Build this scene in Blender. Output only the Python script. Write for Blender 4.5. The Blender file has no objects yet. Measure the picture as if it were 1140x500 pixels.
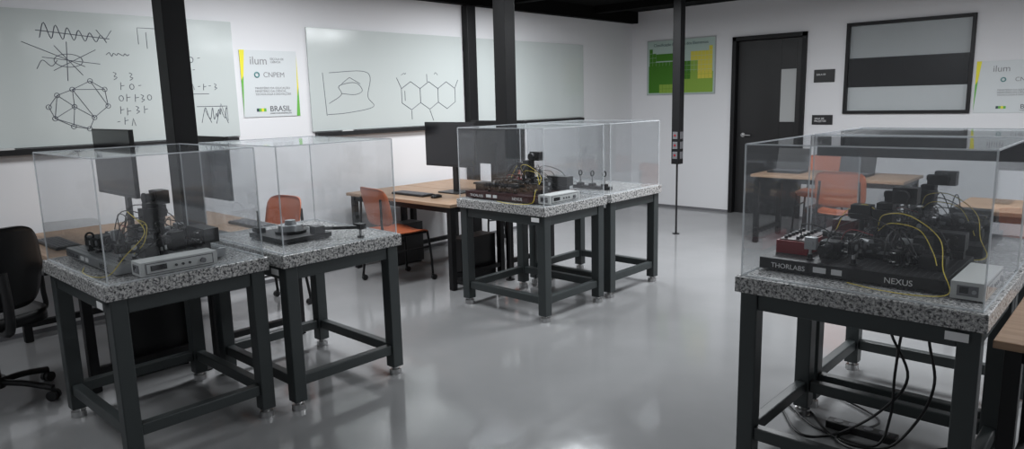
import bpy, math, random
from mathutils import Matrix, Vector
S=bpy.context.scene
S.view_settings.view_transform='Standard'
col=bpy.context.collection
# ---------------------------------------------------------------- materials
MATS={}
def mat(name,rgb,rough=.5,metal=0.,spec=.5,emis=None,es=1.,coat=0.):
    if name in MATS:return MATS[name]
    m=bpy.data.materials.new(name);m.use_nodes=True
    nt=m.node_tree;b=nt.nodes['Principled BSDF']
    b.inputs['Base Color'].default_value=(*rgb,1);b.inputs['Roughness'].default_value=rough
    b.inputs['Metallic'].default_value=metal;b.inputs['Specular IOR Level'].default_value=spec
    b.inputs['Coat Weight'].default_value=coat
    tc=nt.nodes.new('ShaderNodeTexCoord');n=nt.nodes.new('ShaderNodeTexNoise');n.inputs['Scale'].default_value=9;n.inputs['Detail'].default_value=3
    mr=nt.nodes.new('ShaderNodeMapRange');mr.inputs[3].default_value=max(0,rough-.05);mr.inputs[4].default_value=min(1,rough+.07)
    nt.links.new(tc.outputs['Object'],n.inputs['Vector']);nt.links.new(n.outputs['Fac'],mr.inputs[0]);nt.links.new(mr.outputs[0],b.inputs['Roughness'])
    MATS[name]=m;return m
def ramp(nt,stops,interp='LINEAR'):
    r=nt.nodes.new('ShaderNodeValToRGB');r.color_ramp.interpolation=interp
    e=r.color_ramp.elements
    while len(e)<len(stops):e.new(.5)
    for i,(p,c) in enumerate(stops):
        e[i].position=p;e[i].color=(*c,1)
    return r
def granite():
    m=mat('granite',(.6,.6,.6),.25);nt=m.node_tree;b=nt.nodes['Principled BSDF']
    tc=nt.nodes.new('ShaderNodeTexCoord')
    n=nt.nodes.new('ShaderNodeTexNoise');n.inputs['Scale'].default_value=85;n.inputs['Detail'].default_value=3;n.inputs['Roughness'].default_value=.65
    v=nt.nodes.new('ShaderNodeTexVoronoi');v.inputs['Scale'].default_value=160
    nt.links.new(tc.outputs['Object'],n.inputs['Vector']);nt.links.new(tc.outputs['Object'],v.inputs['Vector'])
    r=ramp(nt,[(0,(.05,.05,.052)),(.39,(.07,.07,.072)),(.43,(.23,.23,.235)),(.49,(.40,.40,.40)),(.57,(.60,.595,.58))],'LINEAR')
    r2=ramp(nt,[(0,(.22,.22,.22)),(.2,(.75,.75,.75)),(.6,(1,1,1))],'CONSTANT')
    sep=nt.nodes.new('ShaderNodeSeparateColor')
    nt.links.new(v.outputs['Color'],sep.inputs[0]);nt.links.new(sep.outputs[0],r2.inputs[0])
    mx=nt.nodes.new('ShaderNodeMix');mx.data_type='RGBA';mx.blend_type='MULTIPLY';mx.inputs[0].default_value=.7
    nt.links.new(n.outputs['Fac'],r.inputs[0]);nt.links.new(r.outputs[0],mx.inputs[6]);nt.links.new(r2.outputs[0],mx.inputs[7])
    nt.links.new(mx.outputs[2],b.inputs['Base Color']);return m
def wood():
    m=mat('desk_wood',(.5,.3,.17),.45);nt=m.node_tree;b=nt.nodes['Principled BSDF']
    tc=nt.nodes.new('ShaderNodeTexCoord');mp=nt.nodes.new('ShaderNodeMapping');mp.inputs['Scale'].default_value=(1.2,22,22)
    n=nt.nodes.new('ShaderNodeTexNoise');n.inputs['Scale'].default_value=2.5;n.inputs['Detail'].default_value=5
    nt.links.new(tc.outputs['Object'],mp.inputs[0]);nt.links.new(mp.outputs[0],n.inputs['Vector'])
    r=ramp(nt,[(.3,(.25,.155,.095)),(.7,(.39,.26,.17))]);nt.links.new(n.outputs['Fac'],r.inputs[0]);nt.links.new(r.outputs[0],b.inputs['Base Color']);return m
def floor_m():
    m=mat('epoxy_floor',(.4,.41,.42),.11,spec=.7);nt=m.node_tree;b=nt.nodes['Principled BSDF']
    tc=nt.nodes.new('ShaderNodeTexCoord');n=nt.nodes.new('ShaderNodeTexNoise');n.inputs['Scale'].default_value=1.3;n.inputs['Detail'].default_value=6
    nt.links.new(tc.outputs['Object'],n.inputs['Vector'])
    r=ramp(nt,[(.3,(.265,.268,.272)),(.7,(.31,.313,.317))]);nt.links.new(n.outputs['Fac'],r.inputs[0]);nt.links.new(r.outputs[0],b.inputs['Base Color'])
    n2=nt.nodes.new('ShaderNodeTexNoise');n2.inputs['Scale'].default_value=5;n2.inputs['Detail'].default_value=2
    bp=nt.nodes.new('ShaderNodeBump');bp.inputs['Strength'].default_value=.05;bp.inputs['Distance'].default_value=.02
    nt.links.new(tc.outputs['Object'],n2.inputs['Vector']);nt.links.new(n2.outputs['Fac'],bp.inputs['Height']);nt.links.new(bp.outputs[0],b.inputs['Normal']);return m
def wall_m():
    m=mat('wall_paint',(.70,.70,.715),.7,spec=.3);nt=m.node_tree;b=nt.nodes['Principled BSDF']
    tc=nt.nodes.new('ShaderNodeTexCoord');n2=nt.nodes.new('ShaderNodeTexNoise');n2.inputs['Scale'].default_value=120
    bp=nt.nodes.new('ShaderNodeBump');bp.inputs['Strength'].default_value=.08;bp.inputs['Distance'].default_value=.004
    nt.links.new(tc.outputs['Object'],n2.inputs['Vector']);nt.links.new(n2.outputs['Fac'],bp.inputs['Height']);nt.links.new(bp.outputs[0],b.inputs['Normal']);return m
def clear(name,base,k,haze,tint=(.96,.97,.97),gr=.03):
    m=bpy.data.materials.new(name);m.use_nodes=True;nt=m.node_tree;nt.nodes.clear()
    o=nt.nodes.new('ShaderNodeOutputMaterial');t=nt.nodes.new('ShaderNodeBsdfTransparent');t.inputs[0].default_value=(*tint,1)
    g=nt.nodes.new('ShaderNodeBsdfGlossy');g.inputs['Roughness'].default_value=gr;g.inputs[0].default_value=(.95,.97,1,1)
    d=nt.nodes.new('ShaderNodeBsdfDiffuse');d.inputs[0].default_value=(.85,.88,.9,1)
    lw=nt.nodes.new('ShaderNodeLayerWeight');lw.inputs[0].default_value=.5
    p=nt.nodes.new('ShaderNodeMath');p.operation='POWER';p.inputs[1].default_value=4
    ma=nt.nodes.new('ShaderNodeMath');ma.operation='MULTIPLY_ADD';ma.inputs[1].default_value=k;ma.inputs[2].default_value=base
    m1=nt.nodes.new('ShaderNodeMixShader');m2=nt.nodes.new('ShaderNodeMixShader');m2.inputs[0].default_value=haze
    L=nt.links.new
    L(lw.outputs['Facing'],p.inputs[0]);L(p.outputs[0],ma.inputs[0]);L(ma.outputs[0],m1.inputs[0]);L(t.outputs[0],m1.inputs[1]);L(g.outputs[0],m1.inputs[2])
    L(m1.outputs[0],m2.inputs[1]);L(d.outputs[0],m2.inputs[2]);L(m2.outputs[0],o.inputs[0]);return m
GRAN=granite();WOOD=wood();FLOOR=floor_m();WALL=wall_m()
ACR=clear('acrylic_sheet',.08,.65,.014,(.90,.91,.915),.04)
ACE=clear('acrylic_edge',.25,.4,.28)
GLS=clear('window_glass',.015,.2,.02,(.9,.92,.93),.35)
FR=mat('table_steel_paint',(.034,.041,.042),.42);SS=mat('stainless',(.5,.5,.5),.3,1.)
BLK=mat('black_plastic',(.009,.009,.010),.4);BLKM=mat('black_metal',(.009,.009,.010),.45,.2,spec=.35);SCR=mat('monitor_screen',(.008,.008,.01),.12)
CEIL=mat('ceiling_black',(.005,.005,.005),.9,spec=.1);ORG=mat('orange_plastic',(.50,.13,.05),.45)
WB=mat('glass_whiteboard',(.52,.56,.55),.12,spec=.5);INK=mat('marker_ink',(.07,.075,.10),.6)
ALU=mat('aluminium',(.38,.39,.40),.35,.8);LG=mat('light_gray_case',(.55,.56,.55),.45);RED=mat('red_anodised',(.28,.012,.02),.3)
YEL=mat('yellow_fibre',(.70,.55,.05),.4);GRY=mat('mid_gray',(.14,.14,.15),.5);WHT=mat('white_print',(.8,.8,.8),.6)
MAR=mat('dark_maroon',(.05,.015,.015),.35);PAP=mat('banner_vinyl',(.60,.63,.64),.6);GRN=mat('lime_green',(.13,.42,.06),.6);YLW=mat('print_yellow',(.75,.68,.04),.6)
TXT=mat('print_dark',(.08,.08,.09),.6);TXG=mat('print_gray',(.25,.25,.26),.6);TEAL=mat('print_teal',(.1,.25,.25),.6)
PG=mat('poster_green',(.06,.19,.02),.5,spec=.2);PG2=mat('poster_lightgreen',(.24,.38,.06),.5,spec=.2);PY=mat('poster_yellow',(.62,.55,.08),.5,spec=.2);PB=mat('poster_blue',(.40,.50,.45),.5,spec=.2);PN=mat('poster_navy',(.03,.06,.07),.5)
# ---------------------------------------------------------------- mesh builder
class B:
    def __init__(s,name):s.n=name;s.v=[];s.f=[];s.mi=[];s.sm=[];s.m=[]
    def k(s,m):
        if m not in s.m:s.m.append(m)
        return s.m.index(m)
    def add(s,m,vs,fs,smooth=False):
        o=len(s.v);s.v+=[tuple(q) for q in vs];i=s.k(m)
        for f in fs:s.f.append([o+a for a in f]);s.mi.append(i);s.sm.append(smooth)
    def box(s,m,x0,x1,y0,y1,z0,z1,rz=0,piv=None):
        vs=[(x,y,z) for z in(z0,z1) for x,y in((x0,y0),(x1,y0),(x1,y1),(x0,y1))]
        if rz:
            cx,cy=piv or ((x0+x1)/2,(y0+y1)/2);c,n=math.cos(rz),math.sin(rz)
            vs=[(cx+(x-cx)*c-(y-cy)*n,cy+(x-cx)*n+(y-cy)*c,z) for x,y,z in vs]
        s.add(m,vs,[(3,2,1,0),(4,5,6,7),(0,1,5,4),(1,2,6,5),(2,3,7,6),(3,0,4,7)])
    def cyl(s,m,p0,p1,r,r2=None,seg=16,cap=True):
        r2=r if r2 is None else r2
        p0=Vector(p0);p1=Vector(p1);d=(p1-p0).normalized();a=d.orthogonal().normalized();b=d.cross(a)
        vs=[]
        for p,q in((p0,r),(p1,r2)):
            for i in range(seg):
                t=2*math.pi*i/seg;vs.append(p+(a*math.cos(t)+b*math.sin(t))*q)
        s.add(m,vs,[(i,(i+1)%seg,seg+(i+1)%seg,seg+i) for i in range(seg)],True)
        if cap:s.add(m,vs,[tuple(range(seg-1,-1,-1)),tuple(range(seg,2*seg))])
    def tube(s,m,pts,r,seg=6,sub=8,smooth=True):
        P=[Vector(p) for p in pts]
        if smooth and len(P)>2:
            Q=[];E=[P[0]*2-P[1]]+P+[P[-1]*2-P[-2]]
            for i in range(1,len(E)-2):
                for j in range(sub):
                    t=j/sub;a,b,c,d=E[i-1:i+3]
                    Q.append(.5*((2*b)+(c-a)*t+(2*a-5*b+4*c-d)*t*t+(3*b-a-3*c+d)*t**3))
            Q.append(P[-1]);P=Q
        vs=[];up=None
        for i,p in enumerate(P):
            d=(P[min(i+1,len(P)-1)]-P[max(i-1,0)])
            if d.length<1e-7:d=Vector((0,0,1))
            d.normalize()
            if up is None:up=d.orthogonal().normalized()
            else:
                up=up-d*up.dot(d);up=d.orthogonal().normalized() if up.length<1e-4 else up.normalized()
            b=d.cross(up)
            for j in range(seg):
                t=2*math.pi*j/seg;vs.append(p+(up*math.cos(t)+b*math.sin(t))*r)
        n=len(P);fs=[(i*seg+j,i*seg+(j+1)%seg,(i+1)*seg+(j+1)%seg,(i+1)*seg+j) for i in range(n-1) for j in range(seg)]
        s.add(m,vs,fs,True);s.add(m,vs,[tuple(range(seg-1,-1,-1)),tuple(range((n-1)*seg,n*seg))])
    def torus(s,m,c,R,r,ax='x',seg=20,s2=8):
        vs=[]
        for i in range(seg):
            t=2*math.pi*i/seg
            for j in range(s2):
                q=2*math.pi*j/s2;a=(R+r*math.cos(q));u,v,w=a*math.cos(t),a*math.sin(t),r*math.sin(q)
                o={'x':(w,u,v),'y':(u,w,v),'z':(u,v,w)}[ax];vs.append((c[0]+o[0],c[1]+o[1],c[2]+o[2]))
        s.add(m,vs,[(i*s2+j,((i+1)%seg)*s2+j,((i+1)%seg)*s2+(j+1)%s2,i*s2+(j+1)%s2) for i in range(seg) for j in range(s2)],True)
    def sheet(s,m,fn,nu=14,nv=12,th=.012,nrm=(0,1,0)):
        N=Vector(nrm)*th;vs=[]
        for L in(0,1):
            for i in range(nu+1):
                for j in range(nv+1):
                    a=-1+2*i/nu;b=-1+2*j/nv
                    k=(1-.13*abs(b)**5*abs(a));k2=(1-.13*abs(a)**5*abs(b))
                    vs.append(Vector(fn(a*k,b*k2))+N*L)
        W=(nu+1)*(nv+1);id=lambda L,i,j:L*W+i*(nv+1)+j
        fs=[]
        for i in range(nu):
            for j in range(nv):
                fs.append((id(0,i,j),id(0,i,j+1),id(0,i+1,j+1),id(0,i+1,j)));fs.append((id(1,i,j),id(1,i+1,j),id(1,i+1,j+1),id(1,i,j+1)))
        for i in range(nu):
            for j in(0,nv):fs.append((id(0,i,j),id(0,i+1,j),id(1,i+1,j),id(1,i,j)))
        for j in range(nv):
            for i in(0,nu):fs.append((id(0,i,j),id(0,i,j+1),id(1,i,j+1),id(1,i,j)))
        s.add(m,vs,fs,True)
    def done(s,loc=(0,0,0),rz=0,bevel=0,parent=None):
        me=bpy.data.meshes.new(s.n);me.from_pydata(s.v,[],s.f)
        for m in s.m:me.materials.append(m)
        me.polygons.foreach_set('material_index',s.mi);me.polygons.foreach_set('use_smooth',s.sm);me.update()
        o=bpy.data.objects.new(s.n,me);col.objects.link(o);o.location=loc;o.rotation_euler=(0,0,rz)
        if bevel:
            b=o.modifiers.new('bev','BEVEL');b.width=bevel;b.segments=2;b.limit_method='ANGLE';b.angle_limit=math.radians(60)
        if parent:o.parent=parent
        return o
def empty(name,loc=(0,0,0),rz=0):
    o=bpy.data.objects.new(name,None);col.objects.link(o);o.location=loc;o.rotation_euler=(0,0,rz);o.empty_display_size=.1;return o
def text(name,body,size,loc,rot,m,parent,align='LEFT'):
    c=bpy.data.curves.new(name,'FONT');c.body=body;c.size=size;c.extrude=.0006;c.align_x=align
    c.materials.append(m);o=bpy.data.objects.new(name,c);col.objects.link(o);o.location=loc;o.rotation_euler=rot
    if parent:o.parent=parent
    return o
H=2.73;XR=8.0;YF=-11.0
# ---------------------------------------------------------------- room
b=B('floor');b.box(FLOOR,-.2,XR+.2,YF-.2,.2,-.1,0);b.done()
b=B('ceiling');b.box(CEIL,-.2,XR+.2,YF-.2,.2,H,H+.15);b.done()
b=B('wall_left');b.box(WALL,-.2,0,YF,0,0,H);b.done()
WX0,WX1,WZ0,WZ1=2.926,4.203,1.298,2.327
DX0,DX1,DZ=1.531,2.479,2.28
b=B('wall_back');T=.2
b.box(WALL,-.2,DX0,0,T,0,H);b.box(WALL,DX0,DX1,0,T,DZ,H);b.box(WALL,DX1,WX0,0,T,0,H)
b.box(WALL,WX0,WX1,0,T,0,WZ0);b.box(WALL,WX0,WX1,0,T,WZ1,H);b.box(WALL,WX1,XR+.2,0,T,0,H);b.done()
b=B('wall_right');b.box(WALL,XR,XR+.2,YF,0,0,H);b.done()
b=B('wall_front');b.box(WALL,-.2,XR+.2,YF-.2,YF,0,H);b.done()
b=B('trim_1');b.box(CEIL,0.001,.10,YF,-.001,2.575,H-.001);b.done()
b=B('baseboard_back');b.box(GRY,.001,DX0-.001,-.012,-.0005,0.0005,.03);b.box(GRY,DX1+.001,XR-.01,-.012,-.0005,0.0005,.03);b.done()
b=B('baseboard_left');b.box(GRY,.0005,.012,YF+.01,-.02,0.0005,.03);b.done()
for i,y in enumerate((-1.0,-2.6,-4.6,-6.6,-8.6)):
    b=B('ceiling_beam');b.box(CEIL,.12,XR-.01,y-.06,y+.06,H-.09,H-.001);b.done()
# door
b=B('door_1')
f=.055
b.box(BLKM,DX0+.002,DX0+f,-.03,.19,.001,DZ-.002);b.box(BLKM,DX1-f,DX1-.002,-.03,.19,.001,DZ-.002);b.box(BLKM,DX0+.002,DX1-.002,-.03,.19,DZ-f,DZ-.002)
x0,x1=DX0+f+.002,DX1-f-.002
wx0,wx1,wz0,wz1=2.15,2.34,1.2,1.85
b.box(BLK,x0,wx0,.05,.09,.006,DZ-f-.003);b.box(BLK,wx1,x1,.05,.09,.006,DZ-f-.003);b.box(BLK,wx0,wx1,.05,.09,.006,wz0);b.box(BLK,wx0,wx1,.05,.09,wz1,DZ-f-.003)
b.box(mat('door_lite',(.42,.43,.43),.3),wx0,wx1,.056,.074,wz0,wz1)
b.cyl(SS,(1.68,.05,1.03),(1.68,0,1.03),.012);b.cyl(SS,(1.68,0,1.03),(1.80,0,1.03),.01);b.cyl(SS,(1.68,.05,1.03),(1.68,.042,1.03),.028)
b.done(bevel=.003)
# interior window
e=empty('window_1',(0,0,0))
b=B('frame');g=.035
b.box(BLKM,WX0,WX0+g,-.03,.15,WZ0,WZ1);b.box(BLKM,WX1-g,WX1,-.03,.15,WZ0,WZ1);b.box(BLKM,WX0+g,WX1-g,-.03,.15,WZ0,WZ0+g);b.box(BLKM,WX0+g,WX1-g,-.03,.15,WZ1-g,WZ1)
b.done(parent=e,bevel=.003)
b=B('painted_view');b.box(mat('view_gray',(.40,.41,.41),.8,spec=.1),WX0+g,WX1-g,.03,.035,1.93,WZ1-g)  # painted bands: room beyond and reflections in the glass put into colour
b.box(mat('view_black',(.006,.006,.007),.8,spec=.1),WX0+g,WX1-g,.028,.036,1.60,1.93);b.box(mat('view_light',(.56,.57,.57),.8,spec=.1),WX0+g,WX1-g,.03,.035,WZ0+g,1.60)
b.done(parent=e)
b=B('glass');b.add(GLS,[(WX0+g,-.01,WZ0+g),(WX1-g,-.01,WZ0+g),(WX1-g,-.01,WZ1-g),(WX0+g,-.01,WZ1-g)],[(0,1,2,3)]);b.done(parent=e)
# door signs
R90=(math.pi/2,0,0)
for z0,z1,tt in((1.67,1.82,'SALA 04'),(1.17,1.285,'SALA DE\nPROJETOS')):
    e=empty('door_sign',(2.575,-.001,z0));b=B('plate');b.box(BLK,0,.24,-.01,0,0,z1-z0);b.done(parent=e,bevel=.002)
    text('lettering',tt,.03,(.03,-.0105,(z1-z0)*.55),R90,WHT,e)
# ---------------------------------------------------------------- whiteboards
def strokes(b,L,r=.0035):
    for s in L:
        b.tube(INK,[(.0185,y,z) for y,z in s],r*.8,5,5,smooth=len(s)>3)
def hexa(cy,cz,R):
    return [(cy+R*math.cos(a),cz+R*math.sin(a)) for a in [math.pi/6+i*math.pi/3 for i in range(7)]]
def seglines(p):return [[p[i],p[i+1]] for i in range(len(p)-1)]
rnd=random.Random(5)
def scrib(y,z,w,h):
    n=max(4,int(w/.012));return [(y+w*i/n+rnd.uniform(-.006,.006),z+(h*rnd.uniform(-.5,.5))) for i in range(n+1)]
def glyphs(y,z,w,h):
    out=[];x=y
    while x<y+w:
        k=rnd.randrange(6);g=h*.7;z_=z+rnd.uniform(-.15,.15)*h
        if k==0:out.append([(x+g*.4+g*.4*math.cos(t),z_+g*.5*math.sin(t)) for t in [i*.9 for i in range(8)]])
        elif k==1:out+=[[(x,z_-h/2),(x+g*.1,z_+h/2)],[(x,z_),(x+g*.7,z_+.1*h)]]
        elif k==2:out+=[[(x,z_-h/2),(x+g*.35,z_+h/2),(x+g*.7,z_-h/2)]]
        elif k==3:out+=[[(x,z_+.1*h),(x+g*.5,z_+.15*h)]]
        elif k==4:out.append([(x,z_+h/2),(x+g*.5,z_+h*.3),(x+g*.1,z_-.05*h),(x+g*.6,z_-h*.2),(x,z_-h*.5)])
        x+=g*rnd.uniform(1.1,1.7)
    return out
def board(y0,y1,draw):
    e=empty('whiteboard',(0,0,0))
    b=B('panel');b.box(WB,.006,.018,y0,y1,1.309,2.237);b.done(parent=e,bevel=.002)
    b=B('tray');b.box(BLK,.001,.05,y0+.03,y1-.03,1.262,1.30);b.box(LG,.03,.045,y0+.3,y0+.42,1.30,1.312);b.done(parent=e)
    if draw:
        b=B('marker_drawing')
        for L,r in draw:strokes(b,L,r)
        b.done(parent=e)
D1=[]
D1.append(([[( -7.36+i*.035,2.10+(.06 if i%2 else -.05)*(1-.05*i)-.004*i) for i in range(13)],[(-7.38,2.1),(-6.92,2.06)]],.0035))
D1.append(([[(-7.47,2.02),(-7.1,1.86)],[(-7.28,2.0),(-7.12,1.8)],[(-7.3,1.83),(-7.02,1.98)],[(-7.36,1.92),(-7.0,1.88)],[(-7.22,1.76),(-7.2,2.03)],[(-7.4,1.84),(-7.36,1.90),(-7.31,1.86),(-7.27,1.9)]],.003))
D1.append(([[(-7.2+.09*math.cos(t),1.90+.045*math.sin(t)) for t in [i*.6 for i in range(12)]]],.003))
mol=[]
P=[(-7.33,1.50),(-7.2,1.58),(-7.08,1.5),(-6.98,1.58),(-7.2,1.7),(-7.08,1.76),(-7.3,1.66),(-7.12,1.42),(-6.99,1.70),(-7.36,1.58),(-7.22,1.44)]
for i,j in((0,1),(1,2),(2,3),(1,4),(4,5),(5,3),(0,6),(6,4),(2,7),(0,7),(1,6),(4,2),(5,8),(8,3),(9,0),(9,6),(10,7),(10,0),(10,1),(4,8)):mol.append([P[i],P[j]])
for (y,z) in P:mol.append([(y+.016*math.cos(t),z+.016*math.sin(t)) for t in [i*.8 for i in range(9)]])
D1.append((mol,.0028))
tx=[]
for z,a,c in((1.80,-6.92,.12),(1.72,-6.88,.16),(1.63,-6.90,.22),(1.54,-6.90,.22),(1.46,-6.93,.10)):tx+=glyphs(a,z,c,.055)
D1.append((tx,.0028))
D1.append((glyphs(-6.42,1.93,.14,.06)+glyphs(-6.42,1.85,.12,.05)+glyphs(-6.36,1.72,.2,.05)+glyphs(-6.5,1.62,.12,.06)+[[(-6.5,1.76),(-6.36,1.76)],[(-6.38,1.66),(-6.22,1.66)],
   [(-6.72,2.03),(-6.72,2.15),(-6.58,2.15)],[(-6.66,2.0),(-6.66,2.12)],[(-6.33,1.56),(-6.08,1.56),(-6.08,1.44)],[(-6.3,1.43),(-6.27,1.54),(-6.22,1.43)],scrib(-6.28,1.5,.2,.1),[(-6.18,1.42),(-6.13,1.58),(-6.08,1.42)]],.003))
D1.append((glyphs(-7.85,1.75,.2,.08)+glyphs(-7.85,1.6,.2,.08)+[[(-7.0,2.12),(-6.95,2.05),(-6.9,2.12)],scrib(-6.95,1.95,.15,.03)],.003))
sk=[[(-5.08,1.84),(-4.72,1.86),(-4.62,1.80),(-4.66,1.62),(-4.60,1.52),(-4.9,1.47),(-5.12,1.46)],[(-5.1,1.56),(-4.96,1.64),(-4.98,1.72),(-4.8,1.75),(-4.72,1.68),(-4.8,1.64),(-4.96,1.65)],[(-4.95,1.74),(-4.86,1.80),(-4.74,1.74)],[(-5.15,1.84),(-5.13,1.45)]]
D2=[(sk,.0032)]
hx=[]
for k,cz in((0,1.62),(1,1.62),(2,1.62)):
    hx+=seglines(hexa(-4.12+k*.245,cz,.142))
hx+=[[(-4.24,1.69),(-4.30,1.80)],[(-4.12,1.47),(-4.12,1.38)],[(-3.9,1.76),(-3.9,1.84)],[(-3.875,1.47),(-3.83,1.36)],[(-3.51,1.69),(-3.46,1.78)],[(-4.2,1.67),(-4.2,1.57)]]
D2.append((hx,.004));D2.append(([scrib(-4.24,1.84,.06,.03),scrib(-3.8,1.84,.05,.03)],.003))
board(-10.1,-8.04,None);board(-8.02,-5.985,D1);board(-5.29,-3.38,D2);board(-3.20,-1.185,None)
b=B('wall_conduit');b.box(BLKM,.001,.09,-3.355,-3.225,.001,2.57);b.done(bevel=.004)
# ---------------------------------------------------------------- banners / poster
def tri(b,m,pts,off):b.add(m,[(x,off,z) for x,z in pts],[tuple(range(len(pts)))])
def banner(loc,rz,w,h,par='institute_banner'):
    e=empty(par,loc,rz);b=B('sheet');b.box(PAP,0,w,-.006,-.001,0,h)
    o=-.0068
    tri(b,YLW,[(0,h),(0,h*.55),(.022,h*.62),(.045,h)],o);tri(b,GRN,[(0,h*.55),(0,h*.02),(.022,h*.62)],o)
    tri(b,GRN,[(w,0),(w,h*.45),(w-.018,h*.30),(w-.035,0)],o);tri(b,YLW,[(w,h*.45),(w,h*.95),(w-.018,h*.3)],o)
    for i,k in enumerate((PN,GRN,YLW,GRN)):b.box(k,w*.22+i*.022,w*.22+i*.022+.021,-.0075,-.006,h*.08,h*.13)
    b.done(parent=e)
    text('t1','ilum',h*.17,(w*.16,-.007,h*.79),R90,TXG,e);text('t1b','ESCOLA DE\nCIÊNCIA',h*.045,(w*.52,-.007,h*.86),R90,TXG,e)
    text('t2','CNPEM',h*.11,(w*.38,-.007,h*.60),R90,TXG,e)
    text('t3','MINISTÉRIO DA EDUCAÇÃO\nMINISTÉRIO DA CIÊNCIA,\nTECNOLOGIA E INOVAÇÕES',h*.046,(w*.22,-.007,h*.42),R90,TXG,e)
    text('t4','BRASIL',h*.12,(w*.45,-.007,h*.08),R90,TXT,e);text('t5','UNIÃO E RECONSTRUÇÃO',h*.03,(w*.45,-.007,h*.04),R90,TXT,e)
    t=B('logo');t.torus(TEAL,(w*.27,-.008,h*.635),h*.036,h*.01,'y');t.done(parent=e)
banner((.001,-5.93,1.46),math.pi/2,.53,.56)
banner((4.235,-.001,1.30),0,.9,.53)
e=empty('periodic_table_poster',(.259,-.001,1.569));W_,H_=1.039,.748
b=B('sheet');b.box(mat('poster_frame',(.35,.37,.37),.4),0,W_,-.012,-.001,0,H_);b.box(PB,.012,W_-.012,-.0135,-.011,.012,H_-.012)
b.box(PG,.03,W_-.45,-.0140,-.0134,.03,H_-.35);b.box(PG2,W_-.45,W_-.03,-.0140,-.0134,.03,.30)
rows=[(0,[0,17]),(1,[0,1]+list(range(12,18))),(2,[0,1]+list(range(12,18))),(3,range(18)),(4,range(18)),(5,range(18)),(6,range(18)),(8,range(3,18)),(9,range(3,18))]
cw=(W_-.08)/18;ch=(H_-.14)/10
for r,cs in rows:
    for c in cs:
        k=PG if (c<2 or 2<=c<12 and r<7) else PY
        if r>=8:k=PG2
        if c in(12,13) and r>2:k=PG2
        x=.04+c*cw;z=H_-.115-(r+1)*ch
        b.box(k,x+.001,x+cw-.002,-.0148,-.013,z+.001,z+ch-.002)
b.box(PG,.04+2*cw,.04+8*cw,-.0148,-.013,H_-.115-2.8*ch,H_-.115-1.2*ch)
b.done(parent=e);text('title','Classificação Periódica dos Elementos',.054,(W_/2,-.0148,H_-.085),R90,PN,e,'CENTER')
# ---------------------------------------------------------------- tables
TA,TB,TZ=.872,.737,.824
TAB=[(2.589,-7.923),(2.64,-7.141),(2.708,-5.228),(2.703,-4.433),(5.402,-6.200),(5.398,-5.446)]
def table(xm,ym):
    e=empty('granite_lab_table',(xm-TA,ym,0))
    b=B('granite_top');b.box(GRAN,0,TA,0,TB,TZ-.065,TZ);b.done(parent=e,bevel=.004)
    b=B('steel_frame');L=.07;i=.018;zt=TZ-.0655
    xs=(i,TA-i-L);ys=(i,TB-i-L)
    for x in xs:
        for y in ys:
            b.box(FR,x,x+L,y,y+L,.045,zt)
    for y in ys:
        b.box(FR,xs[0]+L,xs[1],y+.008,y+L-.008,zt-.07,zt);b.box(FR,xs[0]+L,xs[1],y+.012,y+L-.012,.125,.18)
    for x in xs:
        b.box(FR,x+.008,x+L-.008,ys[0]+L,ys[1],zt-.07,zt);b.box(FR,x+.012,x+L-.012,ys[0]+L,ys[1],.125,.18)
    b.done(parent=e,bevel=.005)
    b=B('levelling_feet')
    for x in xs:
        for y in ys:
            c=(x+L/2,y+L/2);b.cyl(SS,(*c,.02),(*c,.045),.018);b.cyl(SS,(*c,0.0005),(*c,.030),.036,.034,20)
    b.done(parent=e)
    b=B('asset_label');b.box(WHT,TA-.12,TA-.05,-.0015,0,TZ-.105,TZ-.075);b.done(parent=e)
    return e
for t in TAB:table(*t)
def cover(xm,ym,dark=False,ins=.02,z1=1.356):
    e=empty('acrylic_cover',(xm-TA,ym,TZ+.001));x0,x1,y0,y1,h=ins,TA-ins,ins,TB-ins,z1-TZ
    b=B('sheets')
    for q in([(x0,y0,0),(x1,y0,0),(x1,y0,h),(x0,y0,h)],[(x1,y0,0),(x1,y1,0),(x1,y1,h),(x1,y0,h)],[(x1,y1,0),(x0,y1,0),(x0,y1,h),(x1,y1,h)],[(x0,y1,0),(x0,y0,0),(x0,y0,h),(x0,y1,h)],[(x0,y0,h),(x1,y0,h),(x1,y1,h),(x0,y1,h)]):
        b.add(ACR,q,[(0,1,2,3)])
    b.done(parent=e)
    b=B('edges');r=.0028
    for x in(x0,x1):
        for y in(y0,y1):b.box(ACE,x-r,x+r,y-r,y+r,0,h)
    for z in(r,h):
        for y in(y0,y1):b.box(ACE,x0+r,x1-r,y-r,y+r,z-r,z+r)
        for x in(x0,x1):b.box(ACE,x-r,x+r,y0+r,y1-r,z-r,z+r)
    b.done(parent=e)
    if dark:
        b=B('lid');b.box(BLK,x0+.01,x1-.01,y0+.01,y1-.01,h-.10,h-.01);b.done(parent=e)
for i,t in enumerate(TAB):cover(*t,dark=(i==5))
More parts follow.
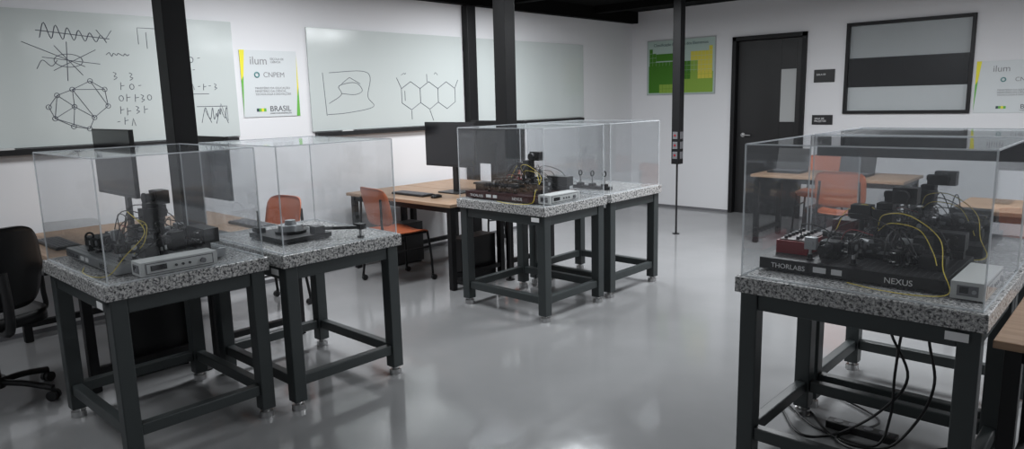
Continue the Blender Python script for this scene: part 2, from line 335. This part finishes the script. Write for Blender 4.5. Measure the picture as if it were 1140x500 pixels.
# ---------------------------------------------------------------- optics kits
def kit(xm,ym,seed,bm,ox=.03,oy=.17,redbox=False,textm=WHT,bh=.055,inst=.0,ps=1.):
    rn=random.Random(seed);z0=TZ+.001
    e=empty('optics_experiment_kit',(xm-TA+ox,ym+oy,z0));W,D=.68,.50
    b=B('breadboard');b.box(bm,0,W,0,D,.008,bh)
    for x in(.05,W-.05):
        for y in(.05,D-.05):b.cyl(BLK,(x,y,0),(x,y,.008),.02)
    for i in range(26):
        for j in range(19):
            b.cyl(BLK if bm is ALU else GRY,(.027+i*.025,.025+j*.025,bh),(.027+i*.025,.025+j*.025,bh+.0006),.0035,seg=6)
    b.done(parent=e,bevel=.002)
    text('label_right','NEXUS',.031,(W-.20,-.0006,bh*.32),R90,textm,e);text('label_left','THORLABS',.028,(.05,-.0006,bh*.32),R90,textm,e)
    b=B('labels');b.box(WHT,.22,.27,-.001,0,bh*.35,bh*.75);b.box(WHT,.29,.33,-.001,0,bh*.35,bh*.75);b.done(parent=e)
    b=B('optomechanics');z=bh
    def post(x,y,h,kind,m=BLKM,ang=0):
        b.cyl(BLKM,(x,y,z),(x,y,z+.006),.016);b.cyl(BLKM,(x,y,z+.006),(x,y,z+h*.55),.0095);b.cyl(SS,(x,y,z+h*.55),(x,y,z+h),.006)
        t=z+h
        if kind==0:
            b.box(m,x-.024,x+.024,y-.006,y+.006,t,t+.05,rz=ang);b.box(m,x-.024,x+.024,y+.009,y+.017,t,t+.05,rz=ang,piv=(x,y))
            c,n=math.cos(ang),math.sin(ang)
            for dx,dz in((-.017,.042),(.017,.008),(-.017,.008)):
                p=lambda yy:(x+dx*c-yy*n,y+dx*n+yy*c,t+dz)
                b.cyl(SS,p(.017),p(.03),.003,seg=8);b.cyl(BLK,p(.03),p(.042),.0065,seg=10)
            p=lambda yy:(x-yy*n,y+yy*c,t+.026);b.cyl(ALU,p(-.010),p(-.006),.0125)
        elif kind==1:
            b.torus(BLKM,(x,y,t+.018),.017,.005,'x' if ang else 'y');b.cyl(m,(x,y,t-.002),(x,y,t+.004),.008)
        elif kind==2:
            b.box(m,x-.02,x+.02,y-.02,y+.02,t,t+.04);b.cyl(BLK,(x-.03,y,t+.02),(x+.032,y,t+.02),.013)
        else:
            c,n=math.cos(ang),math.sin(ang);b.cyl(m,(x-.035*c,y-.035*n,t+.015),(x+.035*c,y+.035*n,t+.015),.014);b.cyl(SS,(x+.035*c,y+.035*n,t+.015),(x+.045*c,y+.045*n,t+.015),.006)
    for i in range(26):
        x=rn.uniform(.17,.64);y=rn.uniform(.05,.45);post(x,y,rn.uniform(.02,.06)*ps,rn.choice((0,0,1,2,3)),rn.choice((BLKM,ALU,RED if bm is MAR else ALU)) if rn.random()<.4 else BLKM,rn.choice((0,.78,1.57,2.3,3.14)))
    tx,ty=.40,.27
    b.box(BLKM,tx-.06,tx+.06,ty-.05,ty+.05,z,z+.02);b.box(ALU,tx-.05,tx+.05,ty-.04,ty+.04,z+.02,z+.035);b.box(BLKM,tx-.05,tx+.05,ty-.045,ty+.045,z+.035,z+.06)
    for q in((1,0),(0,-1)):
        b.cyl(SS,(tx+q[0]*.05,ty+q[1]*.045,z+.045),(tx+q[0]*.085,ty+q[1]*.085,z+.045),.007);b.cyl(BLK,(tx+q[0]*.085,ty+q[1]*.085,z+.045),(tx+q[0]*.11,ty+q[1]*.11,z+.045),.011)
    b.box(BLKM,tx-.015,tx+.015,ty+.03,ty+.06,z+.06,z+.27);b.box(BLKM,tx-.035,tx+.035,ty-.04,ty+.03,z+.13,z+.20);b.cyl(BLKM,(tx,ty,z+.085),(tx,ty,z+.13),.012,.02)
    b.box(BLKM,tx-.03,tx+.03,ty-.02,ty+.04,z+.20,z+.225);b.cyl(SS,(tx,ty,z+.07),(tx,ty,z+.085),.006,.012)
    b.box(BLK,tx-.02,tx+.08,ty+.035,ty+.055,z+.245,z+.265);b.box(BLK,tx+.02,tx+.11,ty+.0,ty+.06,z+.225,z+.29);b.cyl(BLK,(tx+.065,ty,z+.257),(tx+.065,ty-.035,z+.257),.022);b.cyl(BLKM,(tx+.065,ty-.035,z+.257),(tx+.065,ty-.045,z+.257),.026)
    b.cyl(BLK,(tx-.11,ty+.08,z),(tx-.11,ty+.08,z+.14),.011);b.box(BLK,tx-.15,tx-.07,ty+.05,ty+.11,z+.14,z+.20);b.cyl(BLK,(tx-.07,ty+.08,z+.17),(tx-.03,ty+.08,z+.17),.02)
    b.box(BLKM,.30,.66,.40,.44,z+.0,z+.03);b.box(BLK,.47,.66,.41,.485,z+.03,z+.10);b.box(BLKM,.50,.56,.30,.36,z,z+.09);b.cyl(ALU,(.50,.33,z+.06),(.44,.33,z+.06),.018)
    b.box(BLK,.56,.65,.14,.20,z,z+.05);b.box(BLK,.20,.27,.12,.19,z,z+.07);b.cyl(BLK,(.235,.12,z+.045),(.235,.05,z+.045),.02)
    if redbox:
        b.box(RED,.02,.15,.12,.38,z,z+.055);b.box(MAR,.03,.14,.13,.37,z+.055,z+.06)
        for k in range(6):
            b.cyl(BLKM,(.15,.15+k*.04,z+.03),(.163,.15+k*.04,z+.03),.009,seg=10);b.cyl(BLKM,(.05,.15+k*.04,z+.06),(.05,.15+k*.04,z+.072),.008,seg=8);b.cyl(BLKM,(.10,.15+k*.04,z+.06),(.10,.15+k*.04,z+.072),.008,seg=8)
    else:
        b.box(BLKM,.03,.13,.08,.20,z,z+.05);b.cyl(BLKM,(.13,.14,z+.03),(.19,.14,z+.03),.016);b.box(BLK,.04,.12,.28,.42,z,z+.075)
    b.done(parent=e,bevel=.0012)
    b=B('cables')
    for i in range(14):
        a=(rn.uniform(.1,.6),rn.uniform(.05,.45));c=(rn.uniform(.1,.66),rn.uniform(.05,.48));hh=rn.uniform(.06,.2)
        b.tube(BLK,[(a[0],a[1],z+.03),(a[0]*.8+c[0]*.2+rn.uniform(-.05,.05),a[1]*.8+c[1]*.2,z+hh),(a[0]*.3+c[0]*.7,a[1]*.3+c[1]*.7+rn.uniform(-.05,.05),z+hh*.8),(c[0],c[1],z+.02)],.0026)
    b.tube(YEL,[(.38,.25,z+.12),(.42,.17,z+.19),(.52,.14,z+.20),(.62,.16,z+.12),(.66,.05,z+.03),(.70,-.03,.02),(.62,-.07,.006),(.48,-.07,.005),(.36,-.03,.005)],.0018)
    b.tube(YEL,[(.38,.26,z+.11),(.44,.20,z+.155),(.54,.2,z+.14),(.60,.16,z+.07),(.63,.1,z+.03)],.0018)
    b.tube(YEL,[(.20,.30,z+.08),(.23,.34,z+.17),(.31,.34,z+.2),(.40,.30,z+.15)],.0018)
    b.tube(RED,[(.25,.2,z+.05),(.3,.16,z+.12),(.38,.2,z+.1)],.0018)
    b.done(parent=e)
    if inst is not None:
        e2=empty('benchtop_controller',(xm-.140,ym+oy+inst,z0));b=B('case')
        b.box(LG,0,.105,0,.34,.006,.068)
        for x in(.015,.09):
            for y in(.03,.31):b.cyl(BLK,(x,y,0),(x,y,.006),.01,seg=10)
        b.box(GRY,.105,.107,.02,.32,.013,.061);b.box(LG,.107,.1075,.025,.315,.017,.057);b.box(SCR,.1075,.109,.04,.11,.026,.05)
        for y in(.15,.18,.21):b.cyl(BLK,(.1075,y,.036),(.113,y,.036),.006,seg=10)
        b.cyl(GRY,(.1075,.27,.036),(.118,.27,.036),.012);b.box(GRY,.02,.085,-.002,0,.018,.055);b.box(SCR,.028,.055,-.003,-.001,.028,.05);b.cyl(ALU,(.073,-.001,.036),(.073,-.010,.036),.007,seg=10)
        b.done(parent=e2,bevel=.003)
kit(*TAB[0],3,ALU,oy=.10,textm=TXT,bh=.05,inst=.06)
kit(*TAB[2],8,MAR,oy=.07,redbox=False,inst=.03)
kit(*TAB[4],12,BLKM,oy=.165,redbox=True,inst=-.03,ps=.9)
kit(*TAB[5],21,BLKM,oy=.12,inst=None)
# rotary stage on second table
xm,ym=TAB[1];e=empty('rotary_stage',(xm-.60,ym+.14,TZ+.001));b=B('body')
b.box(BLKM,0,.36,.0,.30,.006,.03)
for x in(.02,.34):
    for y in(.02,.28):b.cyl(BLK,(x,y,0),(x,y,.006),.014)
b.cyl(BLKM,(.19,.15,.03),(.19,.15,.045),.085,seg=32);b.cyl(ALU,(.19,.15,.045),(.19,.15,.075),.07,.066,seg=32);b.cyl(ALU,(.19,.15,.075),(.19,.15,.10),.032,.028,seg=24)
b.cyl(SS,(.02,.05,.05),(.02,.05,.15),.005,seg=8);b.box(BLK,-.02,.06,.03,.07,.03,.055);b.box(BLK,.30,.36,.20,.26,.03,.07);b.cyl(BLK,(.33,.23,.055),(.50,.40,.055),.01);b.box(BLK,.46,.52,.38,.42,.045,.075)
b.cyl(SS,(.49,.40,0),(.49,.40,.05),.008);b.cyl(BLK,(.49,.40,0),(.49,.40,.006),.02)
b.tube(BLK,[(0,.1,.02),(-.08,.2,.01),(-.1,.35,.006),(-.02,.42,.006)],.004)
b.done(parent=e,bevel=.0015)
xm,ym=TAB[3];e=empty('lens_mount_rail',(xm-.52,ym+.2,TZ+.001));b=B('body');b.box(BLKM,0,.36,0,.05,0,.025)
for k in range(3):
    x=.06+k*.12;b.cyl(SS,(x,.025,.025),(x,.025,.10),.006);b.torus(BLKM,(x,.025,.125),.02,.006,'x');b.box(BLKM,x-.02,x+.02,.0,.05,.025,.045)
b.done(parent=e,bevel=.001)
# ---------------------------------------------------------------- desks, computers
def desk(x0,x1,y0,y1,z=.73):
    e=empty('wooden_desk',(x0,y0,0));w,d=x1-x0,y1-y0
    b=B('top');b.box(WOOD,0,w,0,d,z-.028,z);b.done(parent=e,bevel=.003)
    b=B('legs');L=.05;zt=z-.0285
    for x in(.03,w-.03-L):
        for y in(.03,d-.03-L):b.box(BLKM,x,x+L,y,y+L,.004,zt)
        b.box(BLKM,x+.005,x+L-.005,.03+L,d-.03-L,zt-.05,zt);b.box(BLKM,x+.005,x+L-.005,.03+L,d-.03-L,.10,.14)
        for y in(.055,d-.055):b.cyl(BLK,(x+L/2,y,0),(x+L/2,y,.004),.02)
    for y in(.04,d-.08):b.box(BLKM,.03+L,w-.03-L,y,y+.035,zt-.05,zt)
    b.done(parent=e,bevel=.003)
ZD=.7305
def monitor(x,y,rz,w=.66,h=.40,zb=.24):
    e=empty('computer_monitor',(x,y,ZD),rz)
    b=B('display');b.box(BLK,-w/2,w/2,-.012,.012,zb,zb+h);b.box(SCR,-w/2+.008,w/2-.008,-.0135,-.012,zb+.018,zb+h-.008);b.box(BLK,-.16,.16,.012,.04,zb+.08,zb+h-.1);b.done(parent=e,bevel=.004)
    b=B('stand');b.box(BLK,-.03,.03,.04,.065,.01,zb+.2);b.box(BLK,-.13,.13,-.06,.14,0,.012);b.done(parent=e,bevel=.004)
def keyboard(x,y,rz):
    e=empty('keyboard',(x,y,ZD),rz);b=B('body');b.box(BLK,-.22,.22,-.07,.07,0,.016)
    for j in range(5):
        for i in range(20):b.box(GRY,-.212+i*.0213,-.212+i*.0213+.017,-.06+j*.025,-.06+j*.025+.019,.016,.021)
    b.done(parent=e,bevel=.001)
def laptop(x,y,rz):
    e=empty('laptop',(x,y,ZD),rz);b=B('base');b.box(BLK,-.17,.17,-.12,.12,0,.018)
    for j in range(5):
        for i in range(14):b.box(GRY,-.15+i*.0213,-.15+i*.0213+.017,-.03+j*.025,-.03+j*.025+.019,.018,.020)
    b.done(parent=e,bevel=.002)
    b=B('lid');b.add(BLK,[(-.17,.12,.018),(.17,.12,.018),(.17,.18,.24),(-.17,.18,.24),(-.17,.128,.016),(.17,.128,.016),(.17,.188,.238),(-.17,.188,.238)],[(0,1,2,3),(7,6,5,4),(0,4,5,1),(1,5,6,2),(2,6,7,3),(3,7,4,0)]);b.done(parent=e)
def mouse(x,y):
    b=B('computer_mouse');
    b.sheet(BLK,lambda a,c:(.03*a,.052*c,.032*max(0,(1-a*a*.8))**.5*max(0,(1-c*c*.7))**.5),10,10,-.001,(0,0,1));b.box(BLK,-.024,.024,-.042,.042,0,.012);b.done((x,y,ZD))
def tower(x,y):
    e=empty('desktop_computer_tower',(x,y,0));b=B('case');b.box(BLK,-.09,.09,-.2,.2,.012,.40);b.box(BLKM,-.08,.08,-.206,-.2,.03,.39);b.cyl(SS,(0,-.206,.36),(0,-.209,.36),.01)
    for sx in(-.07,.07):
        for sy in(-.17,.17):b.cyl(BLK,(sx,sy,0),(sx,sy,.012),.014)
    b.done(parent=e,bevel=.004)
for yb in(-7.76,-5.05):
    desk(.12,1.565,yb,yb+.69);desk(.12,1.565,yb+.70,yb+1.39)
monitor(.84,-7.25,0,zb=.28,h=.42);monitor(1.17,-6.82,math.pi);keyboard(.74,-7.60,.0);mouse(1.1,-7.58)
monitor(1.02,-4.52,0);monitor(1.24,-4.14,math.pi);keyboard(.80,-4.80,0);mouse(1.14,-4.82)
keyboard(1.1,-6.5,0);keyboard(.9,-3.85,0)
tower(1.38,-7.35);tower(1.38,-4.64);tower(.35,-4.6)
# ---------------------------------------------------------------- power columns
def column(x,y,w=.064,soc=False):
    e=empty('power_column',(x,y,0))
    b=B('shaft');b.box(BLKM,-w,w,-w,w,.80,H-.001);b.done(parent=e,bevel=.004)
    if soc:
        b=B('sockets')
        for k in range(3):
            z=.86+k*.11;b.box(GRY,-.03,.03,-w-.008,-w,z,z+.08);b.cyl(RED,(0,-w-.008,z+.04),(0,-w-.012,z+.04),.012)
            b.box(GRY,w,w+.008,-.03,.03,z,z+.08)
        b.done(parent=e,bevel=.002)
    b=B('pole');b.cyl(BLK,(0,0,.006),(0,0,.80),.011);b.cyl(BLK,(0,0,0),(0,0,.008),.04,seg=20);b.done(parent=e)
column(1.645,-7.15);column(1.65,-4.45);column(1.74,-1.75,.048,True)
# ---------------------------------------------------------------- chairs
def orange_chair(x,y,rz):
    e=empty('orange_chair',(x,y,0),rz)
    b=B('seat');b.sheet(ORG,lambda a,c:(.22*a,.02+.215*c,.445+.018*a*a-.012*(1-c*c)-(.03*max(0,c-.6)/.4)),14,12,.012,(0,0,1));b.done(parent=e)
    b=B('backrest');b.sheet(ORG,lambda a,c:(.215*a,-.215-.035*c+.045*a*a,.685+.165*c),14,12,-.012,(0,1,0));b.done(parent=e)
    b=B('frame');r=.011
    for s in(-1,1):
        b.tube(BLKM,[(s*.19,.20,.44),(s*.205,.22,.25),(s*.215,.225,.06)],r,8,4);b.tube(BLKM,[(s*.19,-.17,.43),(s*.205,-.20,.25),(s*.215,-.225,.06)],r,8,4)
        b.tube(BLKM,[(s*.19,.20,.435),(s*.19,.0,.43),(s*.19,-.17,.43),(s*.18,-.235,.50),(s*.17,-.235,.66),(s*.165,-.235,.76)],r,8,6)
        b.tube(BLKM,[(s*.2,.20,.30),(s*.2,-.19,.30)],.008,8)
        for yy in(.225,-.225):
            b.cyl(BLK,(s*.215,yy,.06),(s*.215,yy,.045),.013);b.cyl(BLK,(s*.215-.012,yy+.012,.0255),(s*.215+.012,yy+.012,.0255),.025,seg=18)
    b.tube(BLKM,[(-.19,.1,.425),(.19,.1,.425)],r,8);b.tube(BLKM,[(-.19,-.15,.425),(.19,-.15,.425)],r,8)
    b.done(parent=e)
orange_chair(.86,-5.06,-.12);orange_chair(.72,-6.22,math.pi+.1);orange_chair(.45,-3.35,math.pi-.3)
orange_chair(2.95,-.72,math.pi+.1);orange_chair(3.62,-2.0,.1);orange_chair(5.2,-3.55,.15)
def office_chair(x,y,rz):
    e=empty('office_chair',(x,y,0),rz)
    b=B('seat');b.sheet(BLK,lambda a,c:(.24*a,.235*c,.50+.01*a*a-.03*max(0,c-.5)),14,12,-.06,(0,0,1));b.done(parent=e)
    b=B('backrest');b.sheet(BLK,lambda a,c:(.22*a*(1-.12*abs(c)),-.25-.04*c+.06*a*a,.76+.22*c),16,14,-.03,(0,1,0));b.tube(BLK,[(0,-.12,.42),(0,-.28,.44),(0,-.31,.56),(0,-.29,.75)],.025,8)
    b.done(parent=e)
    b=B('armrests')
    for s in(-1,1):
        b.tube(BLK,[(s*.22,0,.44),(s*.29,0,.46),(s*.29,0,.56),(s*.29,0,.66)],.014,8);b.box(BLK,s*.29-.035,s*.29+.035,-.13,.13,.66,.685)
    b.done(parent=e,bevel=.008)
    b=B('base');b.cyl(BLKM,(0,0,.10),(0,0,.44),.028);b.cyl(BLK,(0,0,.08),(0,0,.14),.045)
    for k in range(5):
        t=k*2*math.pi/5+.3;c,n=math.cos(t),math.sin(t)
        b.tube(BLK,[(0,0,.11),(c*.15,n*.15,.10),(c*.30,n*.30,.07)],.018,8);b.cyl(BLK,(c*.3,n*.3,.07),(c*.3,n*.3,.05),.012)
        for q in(-.016,.016):b.cyl(BLK,(c*.3-n*(q-.01),n*.3+c*(q-.01),.0285),(c*.3-n*(q+.01),n*.3+c*(q+.01),.0285),.028,seg=18)
    b.done(parent=e)
office_chair(1.22,-8.10,math.pi/2+.15)
# ---------------------------------------------------------------- right-hand desks
desk(5.412,6.9,-6.15,-5.40);monitor(6.3,-5.6,0);keyboard(6.3,-5.95,0)
desk(2.6,4.05,-1.75,-1.05);laptop(2.85,-1.4,0);laptop(3.5,-1.4,0);tower(3.2,-1.4)
desk(4.7,6.2,-3.2,-2.5);keyboard(5.3,-3.0,0);monitor(5.9,-2.75,0)
b=B('power_cable')
for k,(x,y) in enumerate(((5.05,-5.60),(5.15,-5.60),(5.0,-5.60))):
    b.tube(BLK,[(x,y,.75),(x-.03,y-.02,.55),(x+.05*k-.04,y-.05,.35),(x-.05,y-.03,.15),(x-.10-.06*k,y-.08,.012),(x-.35,y-.05-.05*k,.010),(x-.55,y+.12,.010)],.006,8)
b.tube(BLK,[(5.2,-5.5,.012),(5.0,-5.75,.012),(4.8,-5.7,.012),(4.9,-5.4,.012),(4.6,-5.2,.012)],.006,8)
b.tube(BLK,[(5.25,-5.95,.012),(5.1,-5.9,.012),(4.95,-6.0,.012),(4.8,-5.85,.012),(4.65,-5.95,.012)],.006,8);b.done()
e=empty('power_strip',(4.72,-5.60,0));b=B('body');b.box(BLK,0,.30,0,.06,0,.035)
for k in range(4):b.cyl(GRY,(.05+k*.065,.03,.035),(.05+k*.065,.03,.037),.02)
b.done(parent=e,bevel=.004)
# ---------------------------------------------------------------- lights
def lamp(x,y,w,l,P):
    e=empty('ceiling_light',(x,y,0));b=B('housing');b.box(WHT,-w/2-.02,w/2+.02,-l/2-.02,l/2+.02,H-.14,H-.10);b.done(parent=e)
    ld=bpy.data.lights.new('lamp','AREA');ld.shape='RECTANGLE';ld.size=w;ld.size_y=l;ld.energy=P;ld.color=(.94,.97,1)
    o=bpy.data.objects.new('lamp',ld);col.objects.link(o);o.location=(0,0,H-.145);o.parent=e
for x,y,P in((1.3,-3.4,60),(1.3,-6.0,54),(3.6,-3.0,84),(3.9,-4.9,22),(6.2,-3.0,62),(6.4,-5.8,26),(1.5,-9,22),(4.2,-9.6,8)):
    lamp(x,y,.6,1.2,P)
w=bpy.data.worlds.new('world');S.world=w;w.use_nodes=True;w.node_tree.nodes['Background'].inputs[0].default_value=(.02,.02,.02,1)
# ---------------------------------------------------------------- camera
f,psi,pit,rol=789.2,.7460,.1736,-.0245
fw=Vector((-math.sin(psi)*math.cos(pit),math.cos(psi)*math.cos(pit),-math.sin(pit)))
r=Vector((math.cos(psi),math.sin(psi),0));u=r.cross(fw)
r2=r*math.cos(rol)+u*math.sin(rol);u2=-r*math.sin(rol)+u*math.cos(rol)
cd=bpy.data.cameras.new('camera');co=bpy.data.objects.new('camera',cd);col.objects.link(co)
co.matrix_world=Matrix(((r2.x,u2.x,-fw.x,5.769),(r2.y,u2.y,-fw.y,-8.868),(r2.z,u2.z,-fw.z,1.55),(0,0,0,1)))
cd.sensor_width=36;cd.lens=36*f/1140;cd.clip_start=.02
S.camera=co
